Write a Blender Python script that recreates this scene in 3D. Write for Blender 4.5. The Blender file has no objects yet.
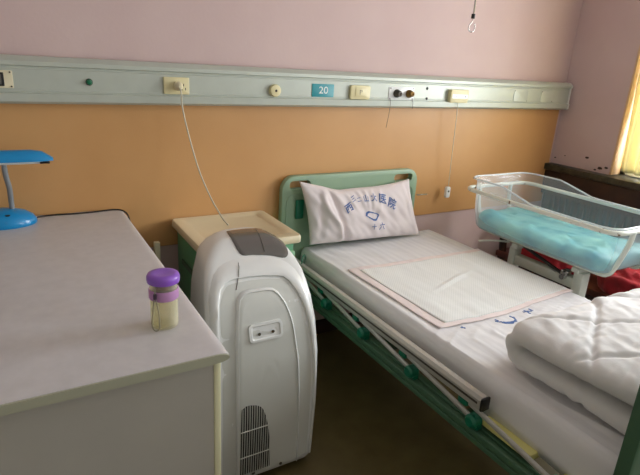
import bpy, bmesh, math, random
from math import sin, cos, pi, sqrt, exp
from mathutils import Vector, Matrix, noise
from mathutils.bvhtree import BVHTree

random.seed(7)
S = bpy.context.scene
C = S.collection

# ------------------------------------------------------------------ camera
W = [[0.86366688, -0.11324468, 0.49117733],
     [-0.50073006, -0.30462371, 0.81023071],
     [0.05786994, -0.94571668, -0.31979842]]
cd = bpy.data.cameras.new('camera'); cam = bpy.data.objects.new('camera', cd); C.objects.link(cam)
cd.lens = 522.65 / 640 * 36; cd.sensor_width = 36; cd.clip_start = 0.05
Rm = Matrix(((W[0][0], -W[0][1], -W[0][2]), (W[1][0], -W[1][1], -W[1][2]), (W[2][0], -W[2][1], -W[2][2])))
cam.matrix_world = Matrix.Translation((0, -2.3, 1.5)) @ Rm.to_4x4()
S.camera = cam

# ------------------------------------------------------------------ world, daylight, exposure
wd = bpy.data.worlds.new('world'); S.world = wd; wd.use_nodes = True
bg = wd.node_tree.nodes['Background']; bg.inputs[0].default_value = (0.86, 0.93, 1.0, 1); bg.inputs[1].default_value = 1.0


def window_light(y0, y1, z0, z1, power, col=(0.93, 0.97, 1.0)):
    l = bpy.data.lights.new('daylight', 'AREA'); l.shape = 'RECTANGLE'
    l.size = abs(y1 - y0); l.size_y = z1 - z0; l.energy = power; l.color = col
    o = bpy.data.objects.new('daylight', l); C.objects.link(o)
    o.location = (3.45, (y0 + y1) / 2, (z0 + z1) / 2)
    o.rotation_euler = (0, pi / 2, 0)          # local -Z points to -X
    l.size, l.size_y = z1 - z0, abs(y1 - y0)
    return o


window_light(-0.46, -1.90, 0.98, 2.35, 100)
window_light(-2.75, -4.25, 0.98, 2.35, 60)
S.view_settings.view_transform = 'Standard'; S.view_settings.look = 'None'
S.view_settings.exposure = 0.1; S.view_settings.gamma = 1.0
S.view_settings.use_curve_mapping = False
S.cycles.use_denoising = True
S.cycles.max_bounces = 10
S.cycles.diffuse_bounces = 6
S.cycles.transparent_max_bounces = 16


# ------------------------------------------------------------------ materials
def lin(h):
    h = h.lstrip('#'); v = [int(h[i:i + 2], 16) / 255 for i in (0, 2, 4)]
    return tuple(c / 12.92 if c <= 0.04045 else ((c + 0.055) / 1.055) ** 2.4 for c in v) + (1,)


def mat(name, col, rough=0.5, metal=0.0, var=0.0, vscale=6.0, bump=0.0, bscale=80.0, col2=None, spec=0.5, sheen=0.0, coat=0.0):
    m = bpy.data.materials.new(name); m.use_nodes = True
    nt = m.node_tree; b = nt.nodes['Principled BSDF']
    b.inputs['Base Color'].default_value = lin(col); b.inputs['Roughness'].default_value = rough
    b.inputs['Metallic'].default_value = metal; b.inputs['Specular IOR Level'].default_value = spec
    b.inputs['Sheen Weight'].default_value = sheen; b.inputs['Coat Weight'].default_value = coat
    tc = nt.nodes.new('ShaderNodeTexCoord')
    if var > 0:
        n = nt.nodes.new('ShaderNodeTexNoise'); n.inputs['Scale'].default_value = vscale; n.inputs['Detail'].default_value = 5
        nt.links.new(tc.outputs['Object'], n.inputs['Vector'])
        r = nt.nodes.new('ShaderNodeMapRange'); r.inputs[1].default_value = 0.3; r.inputs[2].default_value = 0.7
        nt.links.new(n.outputs['Fac'], r.inputs[0])
        mx = nt.nodes.new('ShaderNodeMix'); mx.data_type = 'RGBA'
        c = lin(col); c2 = lin(col2) if col2 else tuple(v * (1 - var) for v in c[:3]) + (1,)
        mx.inputs[6].default_value = c; mx.inputs[7].default_value = c2
        nt.links.new(r.outputs[0], mx.inputs[0]); nt.links.new(mx.outputs[2], b.inputs['Base Color'])
    if bump > 0:
        n = nt.nodes.new('ShaderNodeTexNoise'); n.inputs['Scale'].default_value = bscale; n.inputs['Detail'].default_value = 4
        nt.links.new(tc.outputs['Object'], n.inputs['Vector'])
        bp = nt.nodes.new('ShaderNodeBump'); bp.inputs['Strength'].default_value = bump; bp.inputs['Distance'].default_value = 0.01
        nt.links.new(n.outputs['Fac'], bp.inputs['Height']); nt.links.new(bp.outputs[0], b.inputs['Normal'])
    return m


M = {}
M['pink'] = mat('pink_wall_paint', '#d2bab6', 0.75, var=0.05, vscale=3, bump=0.05, bscale=60, col2='#cbb1ae')
M['pale'] = mat('pale_wall_paint', '#d6d3cb', 0.8, var=0.03, vscale=3)
M['ceiling'] = mat('ceiling_paint', '#e2dcd8', 0.85, bump=0.03)
M['orange'] = mat('orange_board', '#cf9f68', 0.45, var=0.1, vscale=2.2, col2='#c4935c', bump=0.05, bscale=150)
M['floor'] = mat('floor_vinyl', '#6b5f3c', 0.4, var=0.2, vscale=9, col2='#5e5232', bump=0.04, bscale=30)
M['alu'] = mat('painted_aluminium', '#bac0b5', 0.38, metal=0.15, var=0.05, vscale=20)
M['cream_pl'] = mat('cream_plastic', '#e0d6a8', 0.4)
M['cream_pl2'] = mat('cream_plastic_pale', '#dcd3b4', 0.4)
M['white_pl'] = mat('white_plastic', '#e6e8e6', 0.28, spec=0.5, coat=0.25, var=0.02, vscale=4)
M['grey_pl'] = mat('grey_white_plastic', '#d2d4ce', 0.4, var=0.03, vscale=5)
M['smoke'] = mat('smoked_plastic', '#5e5c58', 0.12, coat=0.6)
M['black'] = mat('black_plastic', '#151515', 0.4)
M['dark_metal'] = mat('dark_metal', '#55504a', 0.35, metal=0.7)
M['chrome'] = mat('chrome', '#c9c6c2', 0.18, metal=1.0)
M['brass'] = mat('brass', '#8a6a3a', 0.35, metal=0.8, var=0.3, vscale=60)
M['teal'] = mat('teal_sign', '#0f8a94', 0.4)
M['white_paint'] = mat('white_lettering', '#eef2ee', 0.5)
M['green_btn'] = mat('green_button', '#0f6a46', 0.3)
M['sage'] = mat('sage_green_steel', '#8fa98e', 0.42, var=0.06, vscale=6, bump=0.02)
M['sage_d'] = mat('mid_green_steel', '#466a50', 0.4, var=0.12, vscale=8)
M['clamp'] = mat('green_clamp_plastic', '#0b6b50', 0.35)
M['rail'] = mat('grey_aluminium_bar', '#bdbcb4', 0.36, metal=0.25, var=0.06, vscale=30)
M['deck'] = mat('yellow_deck_steel', '#e2dc8c', 0.5, var=0.05)
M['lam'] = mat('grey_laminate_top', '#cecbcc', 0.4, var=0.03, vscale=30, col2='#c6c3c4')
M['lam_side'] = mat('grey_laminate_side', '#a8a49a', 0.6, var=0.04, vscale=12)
M['edge'] = mat('desk_edge_band', '#a5a590', 0.5)
M['cream_edge'] = mat('cream_edge_band', '#d2cfaa', 0.5)
M['blue'] = mat('blue_lamp_plastic', '#0489c6', 0.3, coat=0.3)
M['grey_stem'] = mat('grey_stem', '#8a9094', 0.4, metal=0.3)
M['cab_green'] = mat('cabinet_green_plastic', '#5fa077', 0.45, var=0.06, vscale=10)
M['cab_lgreen'] = mat('cabinet_light_green', '#93c29a', 0.45)
M['cab_top'] = mat('cabinet_cream_top', '#e0d3b2', 0.38, var=0.04, vscale=5)
M['teal_mat'] = mat('cyan_mattress_cover', '#3f9fb0', 0.5, var=0.2, vscale=8, col2='#86cfca', bump=0.5, bscale=14)
M['crib_white'] = mat('white_enamelled_tube', '#dfe3d8', 0.35, var=0.05, vscale=30)
M['rubber'] = mat('grey_rubber', '#333333', 0.7)
M['wood'] = mat('brown_red_wood', '#6e3420', 0.4, var=0.4, vscale=14, col2='#4d2114')
M['darkwood'] = mat('dark_brown_wood', '#3d2417', 0.5, var=0.4, vscale=14, col2='#2a170e')
M['sill'] = mat('dark_stone_sill', '#4a4a3c', 0.4, var=0.6, vscale=30, col2='#25251d', bump=0.2, bscale=40)
M['red'] = mat('red_cloth', '#b81a26', 0.85, var=0.2, vscale=8, col2='#8f0f1b', bump=0.5, bscale=25, sheen=0.2)
M['black_cloth'] = mat('black_cloth', '#1c1a1e', 0.9, bump=0.3, bscale=30)
M['jamb'] = mat('peach_window_paint', '#d9b48c', 0.5, var=0.1)
M['winwhite'] = mat('window_white_paint', '#dcd8cc', 0.4)
M['ink'] = mat('blue_ink', '#2b4f93', 0.8, var=0.5, vscale=90, col2='#6884b4')
M['batten'] = mat('cream_painted_batten', '#d8d2b4', 0.5, var=0.05)
M['purple'] = mat('purple_lid', '#8e58c8', 0.3, coat=0.3)
M['cord_w'] = mat('white_cord', '#d4cdb6', 0.5)
M['strap'] = mat('dark_strap', '#3a2a3e', 0.7)
M['strap2'] = mat('grey_strap_cord', '#8e8874', 0.7)


def cloth(name, col, stripes=0.0, sfreq=60.0, dots=0.0, col2=None, bump=0.12, bscale=22, axis=0):
    m = mat(name, col, 0.88, var=0.04, vscale=7, col2=col2, bump=bump, bscale=bscale, sheen=0.15)
    nt = m.node_tree; b = nt.nodes['Principled BSDF']
    if stripes or dots:
        tc = nt.nodes.new('ShaderNodeTexCoord'); sp = nt.nodes.new('ShaderNodeSeparateXYZ'); nt.links.new(tc.outputs['Object'], sp.inputs[0])

        def wave(out, f):
            a = nt.nodes.new('ShaderNodeMath'); a.operation = 'MULTIPLY'; a.inputs[1].default_value = f; nt.links.new(out, a.inputs[0])
            s = nt.nodes.new('ShaderNodeMath'); s.operation = 'SINE'; nt.links.new(a.outputs[0], s.inputs[0]); return s.outputs[0]
        if stripes:
            w = wave(sp.outputs[axis], sfreq * 2 * pi)
            r = nt.nodes.new('ShaderNodeMapRange'); r.inputs[1].default_value = -0.3; r.inputs[2].default_value = 0.3
            r.inputs[3].default_value = 0.92 - stripes; r.inputs[4].default_value = 0.92; nt.links.new(w, r.inputs[0])
            nt.links.new(r.outputs[0], b.inputs['Roughness'])
            src = b.inputs['Base Color'].links[0].from_socket
            mx = nt.nodes.new('ShaderNodeMix'); mx.data_type = 'RGBA'; mx.blend_type = 'MULTIPLY'
            r2 = nt.nodes.new('ShaderNodeMapRange'); r2.inputs[1].default_value = -0.3; r2.inputs[2].default_value = 0.3; nt.links.new(w, r2.inputs[0])
            nt.links.new(r2.outputs[0], mx.inputs[0]); nt.links.new(src, mx.inputs[6]); mx.inputs[7].default_value = (0.955, 0.955, 0.96, 1)
            nt.links.new(mx.outputs[2], b.inputs['Base Color'])
        if dots:
            wx = wave(sp.outputs[0], dots * 2 * pi); wy = wave(sp.outputs[1], dots * 2 * pi)
            p = nt.nodes.new('ShaderNodeMath'); p.operation = 'MULTIPLY'; nt.links.new(wx, p.inputs[0]); nt.links.new(wy, p.inputs[1])
            src = b.inputs['Base Color'].links[0].from_socket
            mx = nt.nodes.new('ShaderNodeMix'); mx.data_type = 'RGBA'; mx.blend_type = 'MULTIPLY'
            r2 = nt.nodes.new('ShaderNodeMapRange'); r2.inputs[1].default_value = 0.0; r2.inputs[2].default_value = 0.9; nt.links.new(p.outputs[0], r2.inputs[0])
            nt.links.new(r2.outputs[0], mx.inputs[0]); nt.links.new(src, mx.inputs[6]); mx.inputs[7].default_value = (0.84, 0.86, 0.85, 1)
            nt.links.new(mx.outputs[2], b.inputs['Base Color'])
    return m


M['sheet'] = cloth('striped_cotton_sheet', '#e6e5e6', stripes=0.2, sfreq=24)
M['case'] = cloth('pillowcase_cotton', '#e0d6d6', bump=0.2, bscale=14)
M['quilt'] = cloth('quilt_cotton', '#e2e1e0', stripes=0.0, bump=0.2, bscale=16)
M['pad'] = cloth('dotted_underpad', '#eef0ee', dots=75, bump=0.08)
M['padpink'] = cloth('pink_underpad_border', '#ecdfdd', bump=0.1)
M['mattress'] = cloth('mattress_ticking', '#b0a8a0')


def translucent(name, col, tr=0.5):
    m = bpy.data.materials.new(name); m.use_nodes = True; nt = m.node_tree
    b = nt.nodes['Principled BSDF']; b.inputs['Base Color'].default_value = lin(col); b.inputs['Roughness'].default_value = 0.9
    t = nt.nodes.new('ShaderNodeBsdfTranslucent'); t.inputs[0].default_value = lin(col)
    mx = nt.nodes.new('ShaderNodeMixShader'); mx.inputs[0].default_value = tr
    nt.links.new(b.outputs[0], mx.inputs[1]); nt.links.new(t.outputs[0], mx.inputs[2])
    nt.links.new(mx.outputs[0], nt.nodes['Material Output'].inputs[0]); return m


def clear(name, col, alpha, rough=0.08, tint='#ffffff'):
    m = bpy.data.materials.new(name); m.use_nodes = True; nt = m.node_tree
    b = nt.nodes['Principled BSDF']; b.inputs['Base Color'].default_value = lin(col); b.inputs['Roughness'].default_value = rough
    t = nt.nodes.new('ShaderNodeBsdfTransparent'); t.inputs[0].default_value = lin(tint)
    lw = nt.nodes.new('ShaderNodeLayerWeight'); lw.inputs[0].default_value = 0.35
    mr = nt.nodes.new('ShaderNodeMapRange'); mr.inputs[3].default_value = alpha; mr.inputs[4].default_value = min(1, alpha * 3 + 0.15)
    nt.links.new(lw.outputs['Facing'], mr.inputs[0])
    mx = nt.nodes.new('ShaderNodeMixShader'); nt.links.new(mr.outputs[0], mx.inputs[0])
    nt.links.new(t.outputs[0], mx.inputs[1]); nt.links.new(b.outputs[0], mx.inputs[2])
    nt.links.new(mx.outputs[0], nt.nodes['Material Output'].inputs[0]); return m


M['curtain'] = translucent('yellow_curtain', '#f3ecc8', 0.3)
M['tub'] = clear('clear_tub_plastic', '#e3ebf0', 0.17)
M['lip'] = clear('tub_lip_plastic', '#e9f0f2', 0.5)
M['glass'] = clear('window_glass', '#ffffff', 0.03, 0.02)
M['bottle'] = clear('clear_bottle_plastic', '#efedd8', 0.12, 0.1, '#fbfaf0')
M['water'] = clear('pale_tea_water', '#e8e4d4', 0.04, 0.1, '#fcfaf0')
M['band'] = translucent('pink_silicone_band', '#d4a2d4', 0.3)


# ------------------------------------------------------------------ mesh helpers
def box(bm, x0, x1, y0, y1, z0, z1, bev=0.0, seg=2):
    r = bmesh.ops.create_cube(bm, size=1.0)
    vs = r['verts']
    for v in vs:
        v.co = Vector((x0 + (v.co.x + .5) * (x1 - x0), y0 + (v.co.y + .5) * (y1 - y0), z0 + (v.co.z + .5) * (z1 - z0)))
    if bev > 0:
        es = list({e for v in vs for e in v.link_edges})
        bmesh.ops.bevel(bm, geom=es, offset=bev, segments=seg, affect='EDGES', profile=0.5)


def skin_rings(bm, rings, caps=True, closed=False):
    vs = [[bm.verts.new(p) for p in r] for r in rings]
    n = len(vs[0]); m = len(vs)
    for i in range(m if closed else m - 1):
        a, b = vs[i], vs[(i + 1) % m]
        for j in range(n):
            bm.faces.new((a[j], a[(j + 1) % n], b[(j + 1) % n], b[j]))
    if caps and not closed:
        bm.faces.new(list(reversed(vs[0]))); bm.faces.new(vs[-1])
    return vs


def smooth_path(pts, n=6, closed=False):
    P = [Vector(p) for p in pts]; out = []; m = len(P)
    rng = range(m) if closed else range(m - 1)
    for i in rng:
        p0 = P[(i - 1) % m] if closed or i > 0 else P[0]; p1 = P[i]; p2 = P[(i + 1) % m]
        p3 = P[(i + 2) % m] if closed or i + 2 < m else P[-1]
        for k in range(n):
            t = k / n
            out.append(0.5 * ((2 * p1) + (p2 - p0) * t + (2 * p0 - 5 * p1 + 4 * p2 - p3) * t * t + (3 * p1 - p0 - 3 * p2 + p3) * t ** 3))
    if not closed: out.append(P[-1])
    return out


def tube(bm, pts, r, seg=10, closed=False, sx=1.0, sy=1.0, up0=None):
    P = [Vector(p) for p in pts]; m = len(P); rings = []
    up = Vector(up0) if up0 else None
    for i in range(m):
        if closed: t = P[(i + 1) % m] - P[(i - 1) % m]
        else: t = P[min(i + 1, m - 1)] - P[max(i - 1, 0)]
        t.normalize()
        if up is None:
            up = Vector((0, 0, 1)) if abs(t.z) < 0.9 else Vector((1, 0, 0))
        s = t.cross(up)
        if s.length < 1e-5: s = t.orthogonal()
        s.normalize(); u = s.cross(t); u.normalize(); up = u
        rr = r[i] if isinstance(r, (list, tuple)) else r
        rings.append([P[i] + s * cos(2 * pi * k / seg) * rr * sx + u * sin(2 * pi * k / seg) * rr * sy for k in range(seg)])
    skin_rings(bm, rings, True, closed)


def lathe(bm, prof, cx=0, cy=0, cz=0, seg=32, axis='z'):
    rings = []
    for r, h in prof:
        r = max(r, 1e-4); ring = []
        for k in range(seg):
            a = 2 * pi * k / seg
            if axis == 'z': p = (cx + r * cos(a), cy + r * sin(a), cz + h)
            else: p = (cx + r * cos(a), cy - h, cz + r * sin(a))     # axis y, pointing to -Y
            ring.append(p)
        rings.append(ring)
    skin_rings(bm, rings)


def rrect(x0, x1, y0, y1, r, n=5):
    """rounded rectangle, counter-clockwise; r may be one radius or four (x1y1, x0y1, x0y0, x1y0)"""
    if not isinstance(r, (list, tuple)): r = (r,) * 4
    out = []
    for (cx, cy, a0, q) in ((x1, y1, 0, 0), (x0, y1, 90, 1), (x0, y0, 180, 2), (x1, y0, 270, 3)):
        rr = r[q]; ox = cx - rr if cx == x1 else cx + rr; oy = cy - rr if cy == y1 else cy + rr
        for k in range(n + 1):
            a = math.radians(a0 + 90 * k / n); out.append((ox + rr * cos(a), oy + rr * sin(a)))
    return out


def prism(bm, outline, h0, h1, axis='z', bev=0.0):
    """extrude a 2D outline along an axis. z: (x,y); y: (x,z); x: (y,z)"""
    def P(p, h):
        return {'z': (p[0], p[1], h), 'y': (p[0], h, p[1]), 'x': (h, p[0], p[1])}[axis]
    if bev > 0:
        cx = sum(p[0] for p in outline) / len(outline); cy = sum(p[1] for p in outline) / len(outline)
        w = max(abs(p[0] - cx) for p in outline); hh = max(abs(p[1] - cy) for p in outline)

        def ins(b): return [(cx + (p[0] - cx) * (1 - b / w), cy + (p[1] - cy) * (1 - b / hh)) for p in outline]
        s = 1 if h1 > h0 else -1
        rings = [[P(p, h0) for p in ins(bev)], [P(p, h0 + s * bev * .3) for p in ins(bev * .3)], [P(p, h0 + s * bev) for p in outline],
                 [P(p, h1 - s * bev) for p in outline], [P(p, h1 - s * bev * .3) for p in ins(bev * .3)], [P(p, h1) for p in ins(bev)]]
    else:
        rings = [[P(p, h0) for p in outline], [P(p, h1) for p in outline]]
    skin_rings(bm, rings)


def frame_prism(bm, outer, inner, h0, h1, axis='y'):
    """ring-shaped plate between two outlines with the same point count"""
    def P(p, h):
        return {'z': (p[0], p[1], h), 'y': (p[0], h, p[1]), 'x': (h, p[0], p[1])}[axis]
    n = len(outer)
    a = [bm.verts.new(P(p, h0)) for p in outer]; b = [bm.verts.new(P(p, h1)) for p in outer]
    c = [bm.verts.new(P(p, h1)) for p in inner]; d = [bm.verts.new(P(p, h0)) for p in inner]
    for j in range(n):
        k = (j + 1) % n
        for q, w in ((a, b), (b, c), (c, d), (d, a)):
            bm.faces.new((q[j], q[k], w[k], w[j]))


def obj(name, bm, m, parent=None, smooth=None, sub=0, solid=0, autos=True):
    bmesh.ops.recalc_face_normals(bm, faces=bm.faces)
    me = bpy.data.meshes.new(name); bm.to_mesh(me); bm.free()
    ms = m if isinstance(m, (list, tuple)) else [m]
    for x in ms: me.materials.append(x)
    o = bpy.data.objects.new(name, me); C.objects.link(o)
    if parent is not None:
        o.parent = parent; o.matrix_parent_inverse = parent.matrix_basis.inverted()
    if solid:
        s = o.modifiers.new('solid', 'SOLIDIFY'); s.thickness = solid; s.offset = 0
    if sub:
        s = o.modifiers.new('sub', 'SUBSURF'); s.levels = sub; s.render_levels = sub
    ang = 35 if smooth is None else smooth
    if ang:
        for p in me.polygons: p.use_smooth = True
        if ang < 170:
            me.update()
            bm2 = bmesh.new(); bm2.from_mesh(me)
            for e in bm2.edges:
                if len(e.link_faces) == 2 and e.calc_face_angle(0) > math.radians(ang): e.smooth = False
            bm2.to_mesh(me); bm2.free()
    return o


def thing(name, label, cat, loc=(0, 0, 0), group=None):
    o = bpy.data.objects.new(name, None); C.objects.link(o); o.location = loc; o.empty_display_size = 0.1
    o['label'] = label; o['category'] = cat
    if group: o['group'] = group
    return o


def tag(o, label, cat, group=None):
    o['label'] = label; o['category'] = cat
    if group: o['group'] = group
    return o


def struct(name, bm, m, parent=None, smooth=None):
    o = obj(name, bm, m, parent, smooth)
    if parent is None: o['kind'] = 'structure'
    return o


def nz(x, y, z=0.0, s=1.0): return noise.noise(Vector((x * s, y * s, z * s)))


NB = bmesh.new

# ------------------------------------------------------------------ the room
X0, X1, Y0, ZC = -2.0, 3.225, -5.2, 2.8
b = NB(); box(b, X0 - .1, X1 + .3, Y0 - .1, .1, -.1, 0); struct('floor', b, M['floor'], smooth=0)
b = NB(); box(b, X0 - .1, X1 + .3, Y0 - .1, .1, ZC, ZC + .1); struct('ceiling', b, M['ceiling'], smooth=0)
b = NB(); box(b, X0, X1, 0, .1, 0, ZC); struct('wall_back', b, M['pink'], smooth=0)
b = NB(); box(b, X0 - .1, X0, Y0, .1, 0, ZC); struct('wall_left', b, M['pale'], smooth=0)
b = NB(); box(b, X0, X1, Y0 - .1, Y0, 0, ZC); struct('wall_front', b, M['pale'], smooth=0)
# right wall with two window openings
WIN = [(-.43, -1.92), (-2.72, -4.28)]; WZ0, WZ1 = .93, 2.4
b = NB(); T = X1 + .24
box(b, X1, T, Y0, .1, 0, WZ0 - .045); box(b, X1, T, Y0, .1, WZ1, ZC)
box(b, X1, T, WIN[0][0], .1, WZ0 - .045, WZ1); box(b, X1, T, WIN[1][0], WIN[0][1], WZ0 - .045, WZ1); box(b, X1, T, Y0, WIN[1][1], WZ0 - .045, WZ1)
struct('wall_right', b, M['pink'], smooth=0)
# orange board on the back wall
b = NB(); box(b, X0, 3.195, -.012, 0, .655, 1.31, .003, 1); struct('trim_1', b, M['orange'], smooth=0)
b = NB(); box(b, X0, X1, -.012, 0, 0, .09, .004, 1); struct('baseboard_back', b, M['darkwood'], smooth=0)

for wi, (ya, yb) in enumerate(WIN):
    b = NB()
    fx = X1 + .09
    for (p, q, r, s) in ((ya - .05, ya, WZ0, WZ1), (yb, yb + .05, WZ0, WZ1), ((ya + yb) / 2 - .03, (ya + yb) / 2 + .03, WZ0, WZ1), (yb, ya, WZ0, WZ0 + .05), (yb, ya, WZ1 - .05, WZ1), (yb, ya, 1.93, 1.98)):
        box(b, fx, fx + .05, p, q, r, s, .004, 1)
    w = struct('window_%d' % (wi + 1), b, M['winwhite'], smooth=0)
    for k, (p, q) in enumerate((((ya + yb) / 2 + .03, ya - .05), (yb + .05, (ya + yb) / 2 - .03))):
        for (r, s) in ((WZ0 + .05, 1.93), (1.98, WZ1 - .05)):
            b = NB(); box(b, fx + .02, fx + .025, p, q, r, s); obj('pane', b, M['glass'], w, 0)
    # painted reveal
    b = NB(); box(b, X1 - .004, fx, ya - .012, ya + .001, WZ0, WZ1); box(b, X1 - .004, fx, yb - .001, yb + .012, WZ0, WZ1)
    box(b, X1 - .004, fx, yb, ya, WZ1 - .012, WZ1)
    obj('reveal', b, M['jamb'], w, 0)

# stone sill and radiator cover below it
b = NB(); box(b, 3.150, T - .1, Y0 + .05, -.005, WZ0 - .045, WZ0 - .003, .006, 2); struct('trim_2', b, M['sill'])
rc = thing('radiator_cover', 'dark brown wooden radiator cover with upright slats below the stone window sill', 'radiator cover', (3.13, -1.5, 0))
b = NB(); box(b, 3.165, 3.19, -3.0, -.012, .72, .884, .003, 1); box(b, 3.165, 3.19, -3.0, -.012, .0, .12, .003, 1)
for yy in (-.07, -.95, -1.9, -2.97): box(b, 3.163, 3.191, yy - .03, yy + .03, .1, .75, .003, 1)
obj('cover_frame', b, M['darkwood'], rc)
b = NB(); box(b, 3.205, 3.215, -2.98, -.04, .1, .74); obj('back_panel', b, M['black'], rc, 0)
b = NB(); y = -.11
while y > -2.94:
    box(b, 3.170, 3.185, y - .011, y + .011, .11, .73, .002, 1); y -= .045
obj('slat_grille', b, M['darkwood'], rc)

wr = bpy.data.objects['wall_right']
for (yy, zz0, r0) in ((-.03, .965, .006), (-.26, 1.005, .010), (-.36, .955, .012), (-.40, .965, .009), (-.10, .99, .004), (-.33, .94, .007)):
    b = NB(); o_ = [(yy + r0 * (1 + .5 * nz(cos(a) * 2, sin(a) * 2, yy * 9)) * cos(a) * 1.3, zz0 + r0 * .7 * (1 + .5 * nz(sin(a) * 3, cos(a), yy * 5)) * sin(a)) for a in [2 * pi * k / 12 for k in range(12)]]
    prism(b, o_, X1 - .0015, X1 + .001, 'x'); obj('chipped_spot', b, M['darkwood'], wr, 0)

# yellow curtain, hanging in front of the window glass
cu = thing('curtain', 'pale yellow curtain drawn to the corner side of the window at the right edge', 'curtain', (3.24, -.6, .97))
b = NB(); ns, nt_ = 90, 40; g = []
for j in range(nt_ + 1):
    z = .955 + (2.36 - .955) * j / nt_; row = []
    for i in range(ns + 1):
        t = i / ns
        flare = .05 * max(0, 1 - (z - .95) / .5)
        yy = -.455 - t * (.44 + flare) + .01 * sin(z * 5 + t * 9)
        xx = 3.262 + .022 * sin(t * 2 * pi * 6.0 + .8 * sin(z * 2.2)) * (.6 + .4 * (2.4 - z) / 1.4) + .006 * nz(t * 6, z * 4)
        row.append(b.verts.new((xx, yy, z)))
    g.append(row)
for j in range(nt_):
    for i in range(ns): b.faces.new((g[j][i], g[j][i + 1], g[j + 1][i + 1], g[j + 1][i]))
obj('curtain_cloth', b, M['curtain'], cu, 180, solid=.0015)
b = NB(); tube(b, [(3.262, -.432, 2.375), (3.262, -1.918, 2.375)], .010); obj('curtain_rod', b, M['winwhite'], cu)

# ------------------------------------------------------------------ bed head rail
pr = [(0, 1.288), (-.040, 1.288), (-.054, 1.297), (-.056, 1.325), (-.048, 1.329), (-.048, 1.420), (-.056, 1.424), (-.055, 1.438), (-.034, 1.455), (0, 1.457)]
hr = thing('wall_duct', 'long pale grey aluminium service duct running across the wall above the orange board', 'service duct', (1.2, -.013, 1.29))
b = NB(); prism(b, [(p[0] - .0125, p[1]) for p in pr], X0 + .01, 3.19, 'x'); obj('duct_body', b, M['alu'], hr, 25)
b = NB(); prism(b, [(p[0] - .0125 - (.003 if p[0] < 0 else 0), p[1] + (.002 if p[1] > 1.4 else -.002)) for p in pr], 3.19, 3.205, 'x'); obj('end_cap', b, M['grey_pl'], hr, 25)
b = NB(); prism(b, [(-.0605, 1.331), (-.062, 1.334), (-.062, 1.336), (-.0605, 1.339)], X0 + .02, 3.16, 'x')
prism(b, [(-.0605, 1.410), (-.062, 1.413), (-.062, 1.415), (-.0605, 1.418)], X0 + .02, 3.16, 'x')
obj('duct_ridge', b, M['alu'], hr, 25)
YF = -.0605


def screws(pts, par, y=YF - .002, r=.003):
    for (x, z) in pts:
        b = NB(); lathe(b, [(r, 0), (r, .002), (r * .5, .003)], x, y, z, 10, 'y'); obj('screw', b, M['dark_metal'], par)


def text_mesh(s, size, bold=False):
    cu_ = bpy.data.curves.new('t', 'FONT'); cu_.body = s; cu_.size = size; cu_.align_x = 'CENTER'; cu_.align_y = 'CENTER'
    if bold: cu_.offset = size * .012
    o = bpy.data.objects.new('t', cu_); C.objects.link(o); bpy.context.view_layer.update()
    dg = bpy.context.evaluated_depsgraph_get(); me = bpy.data.meshes.new_from_object(o.evaluated_get(dg))
    bpy.data.objects.remove(o); vs = [v.co.copy() for v in me.vertices]; fs = [tuple(p.vertices) for p in me.polygons]
    bpy.data.meshes.remove(me); return vs, fs


# monitor plate at the far left
t = thing('intercom_panel', 'pinkish metal plate with a small dark display at the left end of the duct', 'panel', (-.04, YF, 1.372))
b = NB(); prism(b, rrect(-.115, .034, 1.343, 1.404, .004, 3), YF + .0006, YF - .004, 'y', .001); obj('plate', b, M['cream_pl2'], t)
b = NB(); box(b, -.105, .006, YF - .011, YF - .004, 1.350, 1.397, .002, 1); obj('display', b, M['black'], t)
b = NB(); prism(b, rrect(-.095, -.002, 1.356, 1.391, .002, 2), YF - .011, YF - .0125, 'y'); obj('screen', b, M['smoke'], t)
screws([(.026, 1.398), (.027, 1.349)], t, YF - .004)
# green button
t = thing('green_button', 'small round dark green button on the left part of the duct', 'button', (.286, YF, 1.372))
b = NB(); lathe(b, [(.013, 0), (.013, .003)], .286, YF, 1.372, 20, 'y'); obj('collar', b, M['dark_metal'], t)
b = NB(); lathe(b, [(.0105, .003), (.0105, .009), (.008, .013), (.003, .015)], .286, YF, 1.372, 20, 'y'); obj('cap', b, M['green_btn'], t)


def plate(name, label, cat, x0, x1, z0, z1, m, dep=.006, r=.006, group=None):
    t = thing(name, label, cat, ((x0 + x1) / 2, YF, (z0 + z1) / 2), group)
    b = NB(); prism(b, rrect(x0, x1, z0, z1, r, 4), YF + .0005, YF - dep, 'y', min(.003, dep * .4)); obj('cover_plate', b, m, t)
    return t


# wall socket with the plug of the air conditioner
t = plate('wall_socket', 'cream double wall socket with a plug in it on the duct', 'socket', .566, .672, 1.334, 1.402, M['cream_pl'], .009, .004)
b = NB()
for (x, z, a) in ((.647, 1.372, 0), (.640, 1.356, 1), (.655, 1.356, 1)): box(b, x - .0015, x + .0015, YF - .0098, YF - .0088, z - .005, z + .005)
obj('socket_slots', b, M['black'], t)
t = thing('power_cord', 'white power cord with plug hanging from the cream socket down to the air conditioner', 'cord', (.622, YF - .009, 1.368))
b = NB(); lathe(b, [(.018, .010), (.019, .016), (.017, .03), (.012, .045), (.006, .05)], .622, YF, 1.368, 20, 'y'); obj('plug', b, M['cream_pl2'], t)
path = smooth_path([(.622, -.105, 1.362), (.624, -.117, 1.338), (.628, -.108, 1.29), (.650, -.12, 1.17), (.672, -.18, 1.035), (.688, -.28, .94), (.692, -.40, .89), (.694, -.462, .877)], 8)
b = NB(); tube(b, path, .0033, 8); obj('cord', b, M['cord_w'], t, 180)
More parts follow.
